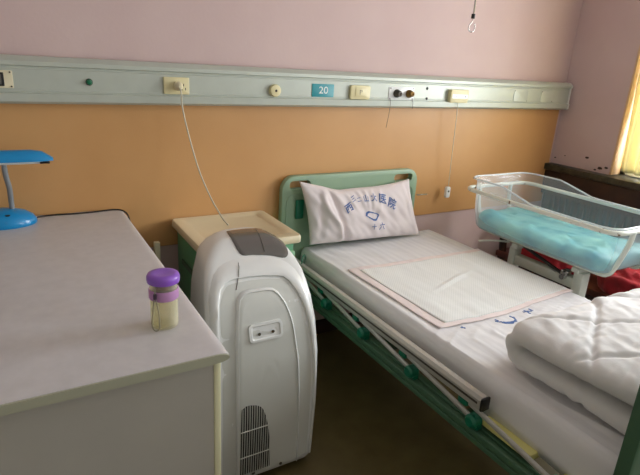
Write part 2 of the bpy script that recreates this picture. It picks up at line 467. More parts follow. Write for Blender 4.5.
# round cream knob
t = thing('round_outlet', 'round cream outlet with a dark centre hole on the duct', 'outlet', (1.066, YF, 1.36))
b = NB(); lathe(b, [(.027, 0), (.028, .012), (.025, .02), (.012, .0225), (.006, .0225), (.006, .019)], 1.066, YF, 1.36, 32, 'y'); obj('housing', b, M['cream_pl'], t)
b = NB(); lathe(b, [(.0055, .019), (.0055, .0235), (.002, .024)], 1.066, YF, 1.36, 16, 'y'); obj('hole', b, M['black'], t)
# bed number sign
t = thing('bed_number_sign', 'teal plastic sign reading 20 on the duct above the bed', 'sign', (1.322, YF, 1.365))
b = NB(); prism(b, rrect(1.262, 1.384, 1.336, 1.396, .002, 2), YF + .0005, YF - .003, 'y', .0008); obj('sign_board', b, M['teal'], t)
vs, fs = text_mesh('20', .046); b = NB()
vv = [b.verts.new((1.325 + v.x * 1.15, YF - .0042, 1.366 + v.y)) for v in vs]
for f in fs: b.faces.new([vv[i] for i in f])
r_ = bmesh.ops.extrude_face_region(b, geom=b.faces[:])
bmesh.ops.translate(b, vec=(0, .0012, 0), verts=[e for e in r_['geom'] if isinstance(e, bmesh.types.BMVert)])
obj('number', b, M['white_paint'], t, 0)
# switch
t = plate('light_switch', 'cream square switch with a small dark mark beside the teal number sign', 'switch', 1.474, 1.592, 1.329, 1.396, M['cream_pl'], .016, .01)
b = NB(); box(b, 1.500, 1.566, YF - .019, YF - .0155, 1.343, 1.384, .002, 2); obj('rocker', b, M['cream_pl'], t)
b = NB(); box(b, 1.526, 1.529, YF - .0196, YF - .0188, 1.352, 1.374); box(b, 1.536, 1.5395, YF - .0196, YF - .0188, 1.364, 1.374); box(b, 1.526, 1.534, YF - .0196, YF - .0188, 1.372, 1.3745)
obj('mark', b, M['dark_metal'], t)
# gas outlets
t = plate('gas_outlet_panel', 'white plate with two round metal gas outlets side by side', 'gas outlets', 1.718, 1.885, 1.328, 1.394, M['white_pl'], .003, .002)
for k, x in enumerate((1.768, 1.850)):
    b = NB(); lathe(b, [(.021, .003), (.021, .012), (.017, .02), (.014, .034), (.011, .036), (.008, .036), (.008, .03)], x, YF, 1.362, 24, 'y')
    obj('outlet', b, M['dark_metal' if k == 0 else 'brass'], t)
screws([(1.727, 1.388), (1.876, 1.388), (1.727, 1.336), (1.876, 1.336)], t, YF - .003)
b = NB(); tube(b, smooth_path([(1.727, -.066, 1.334), (1.727, -.073, 1.32), (1.724, -.073, 1.26), (1.716, -.07, 1.188)], 4), .0012, 6); obj('hanging_wire', b, M['dark_metal'], t, 180)
b = NB(); tube(b, smooth_path([(1.876, -.066, 1.334), (1.876, -.073, 1.32), (1.876, -.074, 1.30), (1.877, -.072, 1.285)], 4), .0012, 6); obj('hanging_wire', b, M['dark_metal'], t, 180)
for i, z in enumerate((1.392, 1.339)):
    b = NB(); lathe(b, [(.0075, 0), (.0075, .002), (.004, .004)], 1.975 + i * .004, YF, z, 14, 'y')
    tag(obj('mounting_hole', b, M['black'], None), ('upper' if i == 0 else 'lower') + ' of two small black plugged holes right of the gas outlets', 'hole', 'plugged holes in the duct')
# nurse call box with pull cord
t = plate('nurse_call_box', 'cream call box with a pale label strip and a hanging pull cord', 'call box', 2.13, 2.262, 1.322, 1.392, M['cream_pl'], .028, .008)
b = NB(); box(b, 2.138, 2.256, YF - .0295, YF - .0275, 1.345, 1.368, .001, 1); obj('label_strip', b, M['white_pl'], t)
for xx in (2.165, 2.235):
    b = NB(); lathe(b, [(.005, .029), (.005, .031)], xx, YF, 1.357, 12, 'y'); obj('button', b, M['grey_stem'], t)
b = NB(); tube(b, smooth_path([(2.200, -.075, 1.325), (2.201, -.078, 1.28), (2.215, -.07, 1.05), (2.232, -.06, .83)], 6), .0022, 6); obj('pull_cord', b, M['cord_w'], t, 180)
b = NB(); prism(b, rrect(2.217, 2.249, .765, .832, .010, 4), -.045, -.066, 'y', .004); p_ = obj('hand_piece', b, M['white_pl'], t)
b = NB(); lathe(b, [(.006, 0), (.006, .002)], 2.233, -.0655, .805, 12, 'y'); obj('call_button', b, M['dark_metal'], p_)
# blank covers
for (x0, x1, lb) in ((2.665, 2.79, 'wider'), (2.915, 3.03, 'narrower')):
    t = plate('blank_cover', lb + ' rounded blank cover on the right end of the duct', 'cover', x0, x1, 1.333, 1.402, M['alu'], .003, .012, 'blank covers')
    screws([(x0 + .006, 1.396), (x1 - .006, 1.339)], t, YF - .003, .0025)

# ------------------------------------------------------------------ desk
dk = thing('desk', 'long grey laminate desk with a rounded edge in the left foreground', 'desk', (-.45, -.65, 0))
DZ = .85
prof = [(-1.25, DZ - .022), (-1.25, DZ), (.355, DZ)] + [(.355 + .030 * sin(a), DZ - .0105 + .0105 * cos(a)) for a in [pi * k / 10 for k in range(1, 10)]] + [(.355, DZ - .021), (.335, DZ - .022)]
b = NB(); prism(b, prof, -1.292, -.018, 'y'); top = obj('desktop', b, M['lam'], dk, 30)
b = NB(); prism(b, [(p[0] * (1 if p[0] < 0 else .998), p[1] - .0012) for p in prof], -1.2965, -1.2919, 'y'); obj('edge_band', b, M['edge'], dk, 30)
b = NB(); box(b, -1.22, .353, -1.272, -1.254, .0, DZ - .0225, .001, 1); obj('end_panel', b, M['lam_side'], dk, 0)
b = NB(); box(b, .3532, .371, -1.273, -1.253, .0, DZ - .0225, .003, 2); obj('panel_edging', b, M['cream_edge'], dk)
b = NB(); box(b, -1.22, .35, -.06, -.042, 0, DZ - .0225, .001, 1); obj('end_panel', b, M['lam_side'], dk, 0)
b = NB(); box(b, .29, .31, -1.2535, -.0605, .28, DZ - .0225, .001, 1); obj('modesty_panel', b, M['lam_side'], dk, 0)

# desk lamp
lp = thing('desk_lamp', 'bright blue desk lamp with grey stem standing on the desk by the wall', 'lamp', (-.02, -.14, DZ))
b = NB(); rings = []
for (s, z) in ((.97, 0), (1.0, .005), (.99, .016), (.90, .032), (.68, .048), (.38, .058), (.14, .061), (.02, .0615)):
    rings.append([(-.055 + .112 * s * cos(a), -.100 + .076 * s * sin(a), DZ + .0005 + z) for a in [2 * pi * k / 36 for k in range(36)]])
skin_rings(b, rings); obj('base', b, M['blue'], lp, 60)
b = NB(); lathe(b, [(.011, 0), (.011, .004), (.007, .0055)], -.040, -.145, DZ + .044, 16); obj('switch', b, M['black'], lp)
b = NB(); tube(b, smooth_path([(-.022, -.10, DZ + .055), (-.022, -.10, DZ + .09), (-.022, -.11, DZ + .14), (-.028, -.12, DZ + .19), (-.030, -.13, DZ + .246)], 6), .0095, 14); obj('stem', b, M['grey_stem'], lp, 60)
b = NB()
sec = [(-.036, 0), (-.036, .008), (-.030, .026), (-.015, .036), (0, .039), (.015, .036), (.030, .026), (.036, .008), (.036, 0)]
rings = []
for k in range(15):
    x = -.36 + .49 * k / 14; e = max(0, (x - .045) / .087); ee = max(0, (-.28 - x) / .08)
    s = sqrt(max(.0, 1 - min(1, max(e, ee)) ** 2.2)); s = max(s, .06)
    rings.append([(x, -.135 + p * (.6 + .4 * s), DZ + .245 + q * (s if q > 0 else 1)) for (p, q) in sec])
skin_rings(b, rings); hd = obj('lamp_head', b, M['blue'], lp, 40)
b = NB(); tube(b, [(-.31, -.135, DZ + .237), (.095, -.135, DZ + .237)], .012, 12, sy=.5); obj('lamp_tube', b, M['white_paint'], lp)
b = NB(); box(b, .085, .118, -.155, -.115, DZ + .233, DZ + .2395, .002, 1); obj('tube_holder', b, M['black'], lp)
b = NB(); tube(b, smooth_path([(.04, -.09, DZ + .010), (.07, -.055, DZ + .006), (.13, -.045, DZ + .005), (.20, -.050, DZ + .0045), (.28, -.045, DZ + .0045), (.35, -.040, DZ + .005), (.385, -.06, DZ - .002), (.396, -.10, DZ - .03), (.398, -.12, DZ - .12), (.398, -.10, DZ - .4)], 6), .0032, 8)
obj('cable', b, M['black'], lp, 180)

# bottle
bx, by = .284, -1.108
bt = thing('water_bottle', 'clear plastic water bottle with a purple lid and pink band on the desk', 'bottle', (bx, by, DZ))
b = NB(); lathe(b, [(.026, 0.0005), (.032, .003), (.0335, .008), (.0335, .105), (.032, .112), (.032, .118), (.0295, .118), (.0305, .11), (.032, .103), (.032, .010), (.028, .006), (.001, .006)], bx, by, DZ, 36)
obj('bottle_body', b, M['bottle'], bt, 50)
b = NB(); lathe(b, [(.001, .0065), (.027, .0065), (.0314, .011), (.0314, .076), (.001, .076)], bx, by, DZ, 36); obj('liquid', b, M['water'], bt, 50)
b = NB(); lathe(b, [(.0345, .078), (.0358, .080), (.0358, .101), (.0345, .103), (.0337, .103), (.0337, .078)], bx, by, DZ, 36); obj('grip_band', b, M['band'], bt, 50)
b = NB(); lathe(b, [(.0335, .119), (.0385, .1205), (.0395, .125), (.0395, .134), (.0365, .140), (.027, .1425), (.019, .141), (.001, .140)], bx, by, DZ, 36); obj('lid', b, M['purple'], bt, 50)
b = NB(); sx_, sy_ = bx - .0275, by - .0275
tube(b, smooth_path([(sx_ + .004, sy_ + .004, DZ + .119), (sx_ - .001, sy_ - .001, DZ + .10), (sx_ - .006, sy_ + .001, DZ + .06), (sx_ - .009, sy_ + .003, DZ + .02), (sx_ - .004, sy_ - .004, DZ + .006), (sx_ + .006, sy_ - .006, DZ + .012), (sx_ + .006, sy_ - .006, DZ + .05), (sx_ + .0015, sy_ - .003, DZ + .085)], 6), .0015, 6)
obj('strap', b, M['strap2'], bt, 180)
b = NB(); box(b, sx_ - .0045, sx_ + .0035, sy_ - .005, sy_ + .001, DZ + .088, DZ + .102, .001, 1); obj('strap_bead', b, M['strap'], bt)

# batten between desk and cabinet
b = NB(); box(b, .488, .512, -.125, -.10, 0, .715, .003, 2)
tag(obj('wooden_batten', b, M['batten']), 'narrow cream painted upright standing between desk and bedside cabinet', 'batten')

# ------------------------------------------------------------------ bedside cabinet
cb = thing('bedside_cabinet', 'green bedside cabinet with a cream recessed top behind the air conditioner', 'cabinet', (.83, -.2, 0))
cx0, cx1, cy0, cy1, cz = .600, 1.030, -.425, -.03, .785
b = NB(); box(b, cx0 + .012, cx1 - .012, cy0 + .02, cy1, .06, cz - .034, .006, 2); obj('body', b, M['cab_green'], cb)
b = NB()
o1 = rrect(cx0 - .012, cx1 + .012, cy0 - .012, cy1 + .012, .022, 5); o2 = rrect(cx0 - .008, cx1 + .008, cy0 - .008, cy1 + .008, .02, 5)
i1 = rrect(cx0 + .036, cx1 - .036, cy0 + .036, cy1 - .03, .012, 5); i2 = rrect(cx0 + .044, cx1 - .044, cy0 + .044, cy1 - .038, .01, 5)
skin_rings(b, [[(p[0], p[1], cz - .034) for p in o2], [(p[0], p[1], cz - .030) for p in o1], [(p[0], p[1], cz - .008) for p in o1], [(p[0], p[1], cz) for p in o2], [(p[0], p[1], cz) for p in i1], [(p[0], p[1], cz - .006) for p in i2]])
obj('cabinet_top', b, M['cab_top'], cb, 50)
for (z0, z1, nm) in ((.585, .712, 'drawer'), (.34, .575, 'door'), (.08, .33, 'door')):
    b = NB(); box(b, cx0 + .014, cx1 - .014, cy0 - .002, cy0 + .0195, z0, z1, .006, 2); d = obj(nm, b, M['cab_lgreen'], cb)
    b = NB(); box(b, .78, .90, cy0 - .018, cy0 - .0025, z1 - .04, z1 - .025, .004, 2); obj('handle', b, M['cab_green'], d)
b = NB(); box(b, cx0 + .004, cx0 + .0118, -.30, -.12, .60, .625, .003, 1); obj('side_grip', b, M['sage_d'], cb)
for z in (.69, .55, .36, .14):
    b = NB(); box(b, cx0 + .003, cx0 + .0118, cy0 + .022, cy0 + .034, z - .012, z + .012, .002, 1); obj('hinge', b, M['black'], cb)
for (x, y) in ((cx0 + .05, cy0 + .06), (cx1 - .05, cy0 + .06), (cx0 + .05, cy1 - .05), (cx1 - .05, cy1 - .05)):
    b = NB(); tube(b, [(x - .012, y, .028), (x + .012, y, .028)], .0275, 16); box(b, x - .018, x + .018, y - .012, y + .012, .03, .06, .003, 1); obj('caster', b, M['rubber'], cb)

# ------------------------------------------------------------------ portable air conditioner
ac = thing('portable_air_conditioner', 'white portable air conditioner with smoked top panel standing between desk and bed', 'air conditioner', (.68, -.66, 0))


def lerp(t, xs, ys):
    if t <= xs[0]: return ys[0]
    for i in range(len(xs) - 1):
        if t <= xs[i + 1]:
            u = (t - xs[i]) / (xs[i + 1] - xs[i]); return ys[i] + (ys[i + 1] - ys[i]) * u
    return ys[-1]


AZ = [.025, .05, .30, .50, .62, .70, .745, .78, .81, .83, .848, .862, .870, .873]
AF = [-.870, -.884, -.890, -.885, -.865, -.835, -.805, -.775, -.735, -.700, -.665, -.63, -.60, -.57]
AB = [-.470, -.466, -.462, -.462, -.462, -.462, -.463, -.464, -.466, -.468, -.472, -.48, -.49, -.505]
AL = [.480, .474, .470, .470, .472, .478, .486, .496, .514, .532, .556, .585, .615, .65]
AR = [.880, .887, .892, .890, .884, .878, .874, .870, .862, .854, .842, .825, .80, .76]


def slice_(z, n=7):
    k = z; f = lerp(k, AZ, AF); bk = lerp(k, AZ, AB); l = lerp(k, AZ, AL); r = lerp(k, AZ, AR)
    # plan outline tapering to the back
    lb = l + .055 * max(0, min(1, (.875 - z) / .12 + .2)); rb = r - .02
    P = [Vector((rb, bk)), Vector((lb, bk)), Vector((l, f)), Vector((r, f))]
    rad = [.05, .09, .035, .035]
    sc = min(1, (r - l) / .25); out = []
    for i in range(4):
        p = P[i]; a = (P[i - 1] - p).normalized(); c = (P[(i + 1) % 4] - p).normalized()
        rr = rad[i] * sc
        p0 = p + a * rr; p1 = p + c * rr
        for k2 in range(n + 1):
            t_ = k2 / n; q = p0 * (1 - t_) ** 2 + p * 2 * t_ * (1 - t_) + p1 * t_ ** 2
            out.append((q.x, q.y, z))
    return out


zz = []
for i in range(len(AZ) - 1):
    m_ = 3 if AZ[i + 1] - AZ[i] > .05 else 2
    for k in range(m_): zz.append(AZ[i] + (AZ[i + 1] - AZ[i]) * k / m_)
zz.append(AZ[-1])
b = NB(); skin_rings(b, [slice_(z) for z in zz]); body = obj('casing', b, M['white_pl'], ac, 50)
bmt = NB(); bmt.from_mesh(body.data); bmesh.ops.triangulate(bmt, faces=bmt.faces[:]); ACT = BVHTree.FromBMesh(bmt); bmt.free()


def hit_front(x, z, off=0.0):
    h = ACT.ray_cast(Vector((x, -2, z)), Vector((0, 1, 0)))
    if h[0] is None:
        for d in range(1, 30):
            xx = x + (.68 - x) * d / 60
            h = ACT.ray_cast(Vector((xx, -2, z - d * .0006)), Vector((0, 1, 0)))
            if h[0] is not None: return h[0] + Vector((0, h[1].y, h[1].z)).normalized() * off
    return Vector((x, h[0].y, z)) + Vector((0, h[1].y, h[1].z)).normalized() * off


def hit_top(x, y, off=0.0):
    h = ACT.ray_cast(Vector((x, y, 2)), Vector((0, 0, -1)))
    if h[0] is None: return Vector((x, y, .8 + off))
    return h[0] + h[1] * off


def resample(pts, n):
    P = [Vector(p) for p in pts]; L = [0]
    for i in range(len(P) - 1): L.append(L[-1] + (P[i + 1] - P[i]).length)
    out = []
    for k in range(n):
        s = L[-1] * k / (n - 1); i = 0
        while i < len(L) - 2 and L[i + 1] < s: i += 1
        u = (s - L[i]) / max(1e-9, L[i + 1] - L[i]); out.append(P[i].lerp(P[i + 1], u))
    return out


def sm2(pts, n=5): return [(p.x, p.y) for p in smooth_path([(p[0], p[1], 0) for p in pts], n)]


def patch(name, outline, hit, h, m, parent, nr=9, lip=.006, h_in=None, sm=50):
    """raised patch following the casing: rings shrink towards the centre"""
    n = len(outline); cx = sum(p[0] for p in outline) / n; cy = sum(p[1] for p in outline) / n
    w = max(abs(p[0] - cx) for p in outline)
    b = NB(); rings = [[hit(p[0], p[1], -.004) for p in outline]]
    ks = [0, lip / w] + [lip / w + (1 - lip / w) * k / nr for k in range(1, nr)]
    for q, k in enumerate(ks):
        off = h * (.55 if q == 0 else 1.0)
        rings.append([hit(cx + (p[0] - cx) * (1 - k), cy + (p[1] - cy) * (1 - k), off) for p in outline])
    skin_rings(b, rings); return obj(name, b, m, parent, sm)


def band(name, outer, inner, hit, ho, hi, m, parent, n=70, sm=50):
    A = resample([(p[0], p[1], 0) for p in outer], n); B = resample([(p[0], p[1], 0) for p in inner], n); b = NB(); rings = []
    for (a, c) in zip(A, B):
        r = []
        for t_, h in ((0, -.003), (0, ho), (.25, ho + (hi - ho) * .45), (.5, ho + (hi - ho) * .8), (.85, hi), (1.0, hi * .75), (1.0, -.003)):
            q = a.lerp(c, t_); r.append(hit(q.x, q.y, h))
        rings.append(r)
    skin_rings(b, rings); return obj(name, b, m, parent, sm)


f_out = [(.483, .06), (.481, .40), (.484, .60), (.492, .70), (.503, .755), (.530, .797), (.565, .818), (.62, .828), (.70, .829), (.76, .824), (.812, .806), (.842, .768), (.862, .70), (.875, .60), (.882, .48), (.885, .30), (.880, .06)]
f_in = [(.505, .06), (.505, .40), (.510, .60), (.520, .70), (.532, .742), (.552, .771), (.587, .783), (.64, .784), (.693, .782), (.74, .778), (.778, .771), (.805, .741), (.836, .664), (.851, .56), (.860, .45), (.864, .30), (.864, .06)]
band('front_frame', sm2(f_out), sm2(f_in), hit_front, .001, .011, M['white_pl'], ac)
inner = sm2([(.516, .06), (.516, .40), (.519, .60), (.528, .70), (.540, .738), (.560, .764), (.590, .775), (.69, .775), (.772, .764), (.797, .737), (.827, .662), (.842, .56), (.852, .45), (.855, .30), (.855, .06)], 3)
patch('recessed_face', inner, hit_front, .0015, M['grey_pl'], ac)
pan = sm2([(.566, .05), (.563, .40), (.566, .60), (.581, .70), (.593, .735), (.617, .751), (.67, .752), (.723, .748), (.748, .727), (.776, .664), (.791, .56), (.802, .45), (.812, .25), (.816, .05)], 3)
band('panel_border', pan, [(.69 + (p[0] - .69) * .925, .05 + (p[1] - .05) * .985) for p in pan], hit_front, .003, .012, M['white_pl'], ac)
patch('front_panel', [(.69 + (p[0] - .69) * .955, .05 + (p[1] - .05) * .990) for p in pan], hit_front, .0085, M['grey_pl'], ac, lip=.004)
# vertical seam between frame and recess
b = NB(); tube(b, [hit_front(.603 + (z - .768) * .60, z, .0118 if .786 < z < .812 else (.0055 if z >= .812 else .0022)) for z in [.757 + .062 * k / 12 for k in range(13)]], .0012, 5); obj('seam', b, M['dark_metal'], ac, 180)
# handle recess: rounded tray with a raised rim and two screws inside
ho = [(p[0], p[1]) for p in rrect(.612, .738, .592, .652, .014, 4)]; hi_ = rrect(.622, .728, .600, .643, .009, 4)
b = NB(); n = len(ho)
rings = [[hit_front(p[0], p[1], .006) for p in ho], [hit_front(.675 + (p[0] - .675) * .98, .622 + (p[1] - .622) * .97, .0135) for p in ho], [hit_front(p[0], p[1], .0135) for p in hi_], [hit_front(.675 + (p[0] - .675) * .93, .6215 + (p[1] - .6215) * .86, .0092) for p in hi_]]
skin_rings(b, rings); hh = obj('grip_recess', b, M['white_pl'], ac, 40)
for x in (.650, .700):
    b = NB(); c = hit_front(x, .618, .0095); lathe(b, [(.0055, 0), (.0055, .002), (.003, .003)], c.x, c.y, c.z, 12, 'y'); obj('screw', b, M['dark_metal'], hh)
# grille: dark backing with light bars
gr = sm2([(.577, .065), (.577, .20), (.578, .340), (.585, .358), (.603, .366), (.644, .353), (.665, .325), (.682, .26), (.692, .182), (.697, .065)], 3)
g_o = patch('air_grille', gr, hit_front, .0095, M['black'], ac, lip=.002, nr=6)


def grille_top(x):
    best = .36
    for i in range(len(gr) - 1):
        (xa, za), (xb, zb) = gr[i], gr[i + 1]
        if min(xa, xb) <= x <= max(xa, xb) and abs(xb - xa) > 1e-6 and za > .08:
            best = za + (zb - za) * (x - xa) / (xb - xa)
    return best


b = NB(); x = .5835
while x < .694:
    zt = grille_top(x) - .002
    tube(b, [hit_front(x, .066 + (zt - .066) * k / 6, .0112) for k in range(7)], .0015, 6); x += .0088
for z in (.15, .262):
    xr_ = .692 if z < .2 else .681
    tube(b, [hit_front(.577 + (xr_ - .577) * k / 5, z, .0125) for k in range(6)], .0020, 6)
obj('grille_bars', b, M['grey_pl'], g_o)
for x in (.63, .74):
    b = NB(); c = hit_front(x, .062, .009); lathe(b, [(.006, 0), (.006, .002), (.003, .003)], c.x, c.y, c.z, 12, 'y'); obj('screw', b, M['dark_metal'], ac)
# smoked window on the top
wout = sm2([(.662, -.53), (.655, -.58), (.655, -.68), (.70, -.694), (.76, -.705), (.815, -.722), (.838, -.69), (.846, -.60), (.845, -.54), (.76, -.526), (.69, -.524)], 4)
patch('top_panel', wout, hit_top, .0045, M['smoke'], ac, lip=.004)
b = NB(); tube(b, [hit_top(.775 - .03 * k / 8, -.54 - .150 * k / 8, .0052) for k in range(9)], .0010, 5); obj('panel_seam', b, M['black'], ac, 180)
# teal film strip on the right shoulder
b = NB(); rr_ = []
for k in range(8):
    z = .81 - .10 * k / 7
    p = ACT.ray_cast(Vector((2, -.56 - .02 * k / 7, z)), Vector((-1, 0, 0)))[0]; rr_.append(p)
rings = [[p + Vector((.001, -.012, 0)), p + Vector((.003, -.012, 0)), p + Vector((.003, .012, 0)), p + Vector((.001, .012, 0))] for p in rr_]
skin_rings(b, rings); obj('side_strip', b, M['green_btn'], ac)
for (x, y) in ((.53, -.83), (.84, -.83), (.60, -.51), (.82, -.51)):
    b = NB(); tube(b, [(x - .01, y, .015), (x + .01, y, .015)], .0148, 14); obj('caster', b, M['rubber'], ac)

# ------------------------------------------------------------------ hospital bed
bd = thing('hospital_bed', 'green hospital bed with folded side rail and moulded headboard against the orange wall', 'bed', (1.68, -.95, 0))


def board(name, x0, x1, ya, yb, z0, z1, handles, m, par):
    """moulded end board with rounded shoulders and hand holes"""
    out = rrect(x0, x1, z0, z1, (.07, .07, .02, .02), 7)
    yc = (ya + yb) / 2
    b = NB(); prism(b, out, yb, ya, 'y', .008); o = obj(name, b, m, par, 40)
    if handles:
        for (hx0, hx1, hz0, hz1) in handles:
            c = NB(); prism(c, rrect(hx0, hx1, hz0, hz1, (hz1 - hz0) / 2 - .001, 8), yb + .05, ya - .05, 'y')
            bmesh.ops.recalc_face_normals(c, faces=c.faces)
            me = bpy.data.meshes.new('cut'); c.to_mesh(me); c.free(); co = bpy.data.objects.new('cut', me); C.objects.link(co)
            md = o.modifiers.new('hole', 'BOOLEAN'); md.operation = 'DIFFERENCE'; md.solver = 'EXACT'; md.object = co
            bpy.context.view_layer.update(); dg = bpy.context.evaluated_depsgraph_get()
            nm = bpy.data.meshes.new_from_object(o.evaluated_get(dg)); o.modifiers.clear(); old = o.data; o.data = nm
            bpy.data.meshes.remove(old); bpy.data.objects.remove(co); bpy.data.meshes.remove(me)
    return o


hb = board('headboard', 1.125, 1.985, -.060, -.022, .47, .955, [(1.165, 1.285, .888, .930), (1.815, 1.945, .888, .930)], M['sage'], bd)
# moulded ridge line and the small dark bracket
b = NB(); frame_prism(b, rrect(1.150, 1.960, .50, .862, .04, 6), rrect(1.156, 1.954, .506, .856, .036, 6), -.0595, -.0635); obj('ridge', b, M['sage'], hb)
b = NB(); box(b, 1.200, 1.245, -.074, -.0600, .735, .835, .006, 2); obj('bracket', b, M['clamp'], hb)
for sx in (1.135, 1.935):
    b = NB(); box(b, sx, sx + .04, -.060, -.024, .06, .4695, .006, 2); lathe(b, [(.02, 0), (.03, .005), (.03, .055), (.012, .06)], sx + .02, -.042, 0, 16); obj('leg', b, M['sage_d'], bd)
fb = board('footboard', 1.180, 2.115, -1.835, -1.797, .36, .93, [(1.24, 1.37, .865, .905), (1.94, 2.07, .865, .905)], M['sage_d'], bd)  # darker green than the headboard: its backlit shade is put into the colour
b = NB(); box(b, 1.25, 2.05, -1.8415, -1.8345, .44, .84, .003, 1); obj('outer_panel', b, M['clamp'], fb)  # deep green carries the backlit shade of the board's outer face
for sx in (1.190, 2.065):
    b = NB(); box(b, sx, sx + .04, -1.835, -1.797, .06, .3595, .006, 2); lathe(b, [(.02, 0), (.03, .005), (.03, .055), (.012, .06)], sx + .02, -1.816, 0, 16); obj('leg', b, M['sage_d'], bd)
# side frame beams and deck
b = NB(); box(b, 1.205, 1.235, -1.7965, -.0605, .360, .412, .005, 2); obj('side_beam', b, M['sage_d'], bd)
b = NB(); box(b, 2.085, 2.115, -1.7965, -.0605, .360, .412, .005, 2); obj('side_beam', b, M['sage_d'], bd)
b = NB()
for yy in (-.3, -.8, -1.3, -1.7):
    b = NB(); box(b, 1.2355, 2.0845, yy - .02, yy + .02, .365, .405, .004, 1); obj('cross_bar', b, M['sage_d'], bd)
b = NB(); box(b, 1.178, 1.2045, -1.785, -.09, .360, .382, .005, 2); obj('lower_track', b, M['sage_d'], bd)
for (ya, yb) in ((-.10, -.68), (-.72, -1.10), (-1.14, -1.34), (-1.38, -1.57), (-1.66, -1.785)):
    xl_ = 1.202 if ya < -1.3 else 1.25
    b = NB(); box(b, xl_, 2.10, yb, ya, .425, .450, .006, 2)
    for k in range(7): box(b, 1.27 + .12 * k, 1.32 + .12 * k, yb + .03, ya - .03, .4505, .4535, .001, 1)
    obj('deck_panel', b, M['deck'], bd)
b = NB()
for yy in (-.25, -.6, -.95, -1.46, -1.73):
    for xx in (1.262, 2.07):
        b = NB(); box(b, xx - .01, xx + .01, yy - .015, yy + .015, .4125, .4245, .002, 1); obj('deck_bracket', b, M['sage_d'], bd)
# folding guard rail, lowered, on the near side
gl = NB(); yy0, yy1 = -.10, -1.395; zt_, xt_ = .522, 1.180
prism(gl, [(xt_ - .016, zt_ - .022), (xt_ + .014, zt_ - .022), (xt_ + .017, zt_ - .018), (xt_ + .017, zt_ + .014), (xt_ + .010, zt_ + .022), (xt_ - .010, zt_ + .022), (xt_ - .018, zt_ + .012), (xt_ - .018, zt_ - .018)], yy1, yy0, 'y')
g = obj('guard_rail', gl, M['rail'], bd, 30)
b = NB(); box(b, xt_ - .019, xt_ + .018, yy1 - .010, yy1 - .0005, zt_ - .023, zt_ + .023, .004, 2); obj('end_cap', b, M['black'], g)
b = NB(); prism(b, [(xt_ - .019, zt_ - .004), (xt_ - .0185, zt_ + .004), (xt_ - .0175, zt_ - .004)], yy1 + .01, yy0, 'y'); obj('groove', b, M['dark_metal'], g)
pu = [(xt_ + .004, y, zt_ - .034) for y in (-.11, -.395, -.692, -1.008, -1.319)]
pl_ = [(1.183, y, .440) for y in (-.442, -.744, -1.058, -1.367, -1.67)]
for i in range(5):
    b = NB(); tube(b, [pu[i], (pl_[i][0] - .004, pl_[i][1], pl_[i][2] + .004)], .0085, 10, sx=.8, sy=1.2); obj('rail_link', b, M['rail'], g)
    b = NB(); box(b, xt_ - .012, xt_ + .016, pu[i][1] - .020, pu[i][1] + .020, zt_ - .050, zt_ - .0225, .006, 2); obj('upper_pivot', b, M['clamp'], g)
    b = NB(); tube(b, [(1.160, pl_[i][1], .438), (1.168, pl_[i][1], .438), (1.196, pl_[i][1], .438), (1.204, pl_[i][1], .438)], [.016, .024, .024, .018], 14)
    box(b, 1.180, 1.204, pl_[i][1] - .02, pl_[i][1] + .02, .408, .438, .004, 1); obj('lower_pivot', b, M['clamp'], g)
b = NB(); box(b, 1.1785, 1.2045, -1.785, -.08, .3825, .407, .004, 2); obj('bottom_rail', b, M['sage_d'], g)
# hose loop at the head end
b = NB(); tube(b, smooth_path([(1.20 + .022 * cos(a), -.13 - .045 + .045 * cos(a) * .5, .548 + .030 * sin(a)) for a in [2 * pi * k / 10 for k in range(10)]], 3, True), .003, 6, True); obj('cable_loop', b, M['clamp'], bd, 180)
b = NB(); box(b, 1.985, 2.06, -.075, -.065, .800, .806, .001, 1); obj('hook_pin', b, M['chrome'], hb)

# mattress, sheet
b = NB(); box(b, 1.262, 2.108, -1.775, -.080, .4545, .560, .03, 4); tag(obj('mattress', b, M['mattress'], None, 60), 'mattress wholly covered by the white striped bed sheet', 'mattress')


def sheet_z(x, y):
    z = .578
    z += .0035 * nz(x * 9 + .4 * y, y * 2.2, 3) + .0018 * nz(x * 30 + 3 * y, y * 5, 9)
    ft = max(0, min(1, (-y - 1.0) / .15))
    z += .0035 * ft * abs(nz((x - .12 * y) * 28, y * 1.6, 12)) + (.0022 + .0060 * ft) * max(0, sin((x - .10 * y + .02 * sin(y * 5)) * (42 + 10 * ft) + 3 * nz(x * 3, y * 3))) ** 4 * (.4 + .6 * max(0, nz(x * 3, y * 2, 5) + .3))
    z -= .006 * exp(-((x - 1.7) / .25) ** 2) * exp(-((y + .9) / .4) ** 2)
    z += .004 * exp(-((y + .35) / .15) ** 2)
    z += .005 * abs(nz((x + .5 * y) * 9, (y - .3 * x) * 3, 31)) * max(0, min(1, (y + .55) / .2))
    return z


b = NB(); rows = []
NXS, NYS = 130, 160
xa, xb_, ya_, yb_ = 1.245, 2.125, -.072, -1.786
for j in range(NYS + 1):
    y = ya_ + (yb_ - ya_) * j / NYS; row = []
    # left skirt
    drop = .462 + .012 * nz(y * 4, 1) - .035 * max(0, (-y - 1.1) / .7)
    for (dx, z) in ((-.008 + .004 * nz(y * 6, 2), drop), (-.009 + .004 * nz(y * 6, 2.3), drop + .035), (-.006, .530), (-.002, .555), (.006, .568)):
        row.append((xa + dx + .003 * nz(y * 12, z * 8), y, z))
    for i in range(NXS + 1):
        x = xa + .016 + (xb_ - xa - .032) * i / NXS; row.append((x, y, sheet_z(x, y)))
    for (dx, z) in ((-.006, .568), (.002, .555), (.006, .530), (.007, .49), (.007, .462)):
        row.append((xb_ + dx + .003 * nz(y * 12, z * 8, 5), y, z))
    rows.append([b.verts.new(p) for p in row])
for j in range(NYS):
    for i in range(len(rows[0]) - 1): b.faces.new((rows[j][i], rows[j][i + 1], rows[j + 1][i + 1], rows[j + 1][i]))
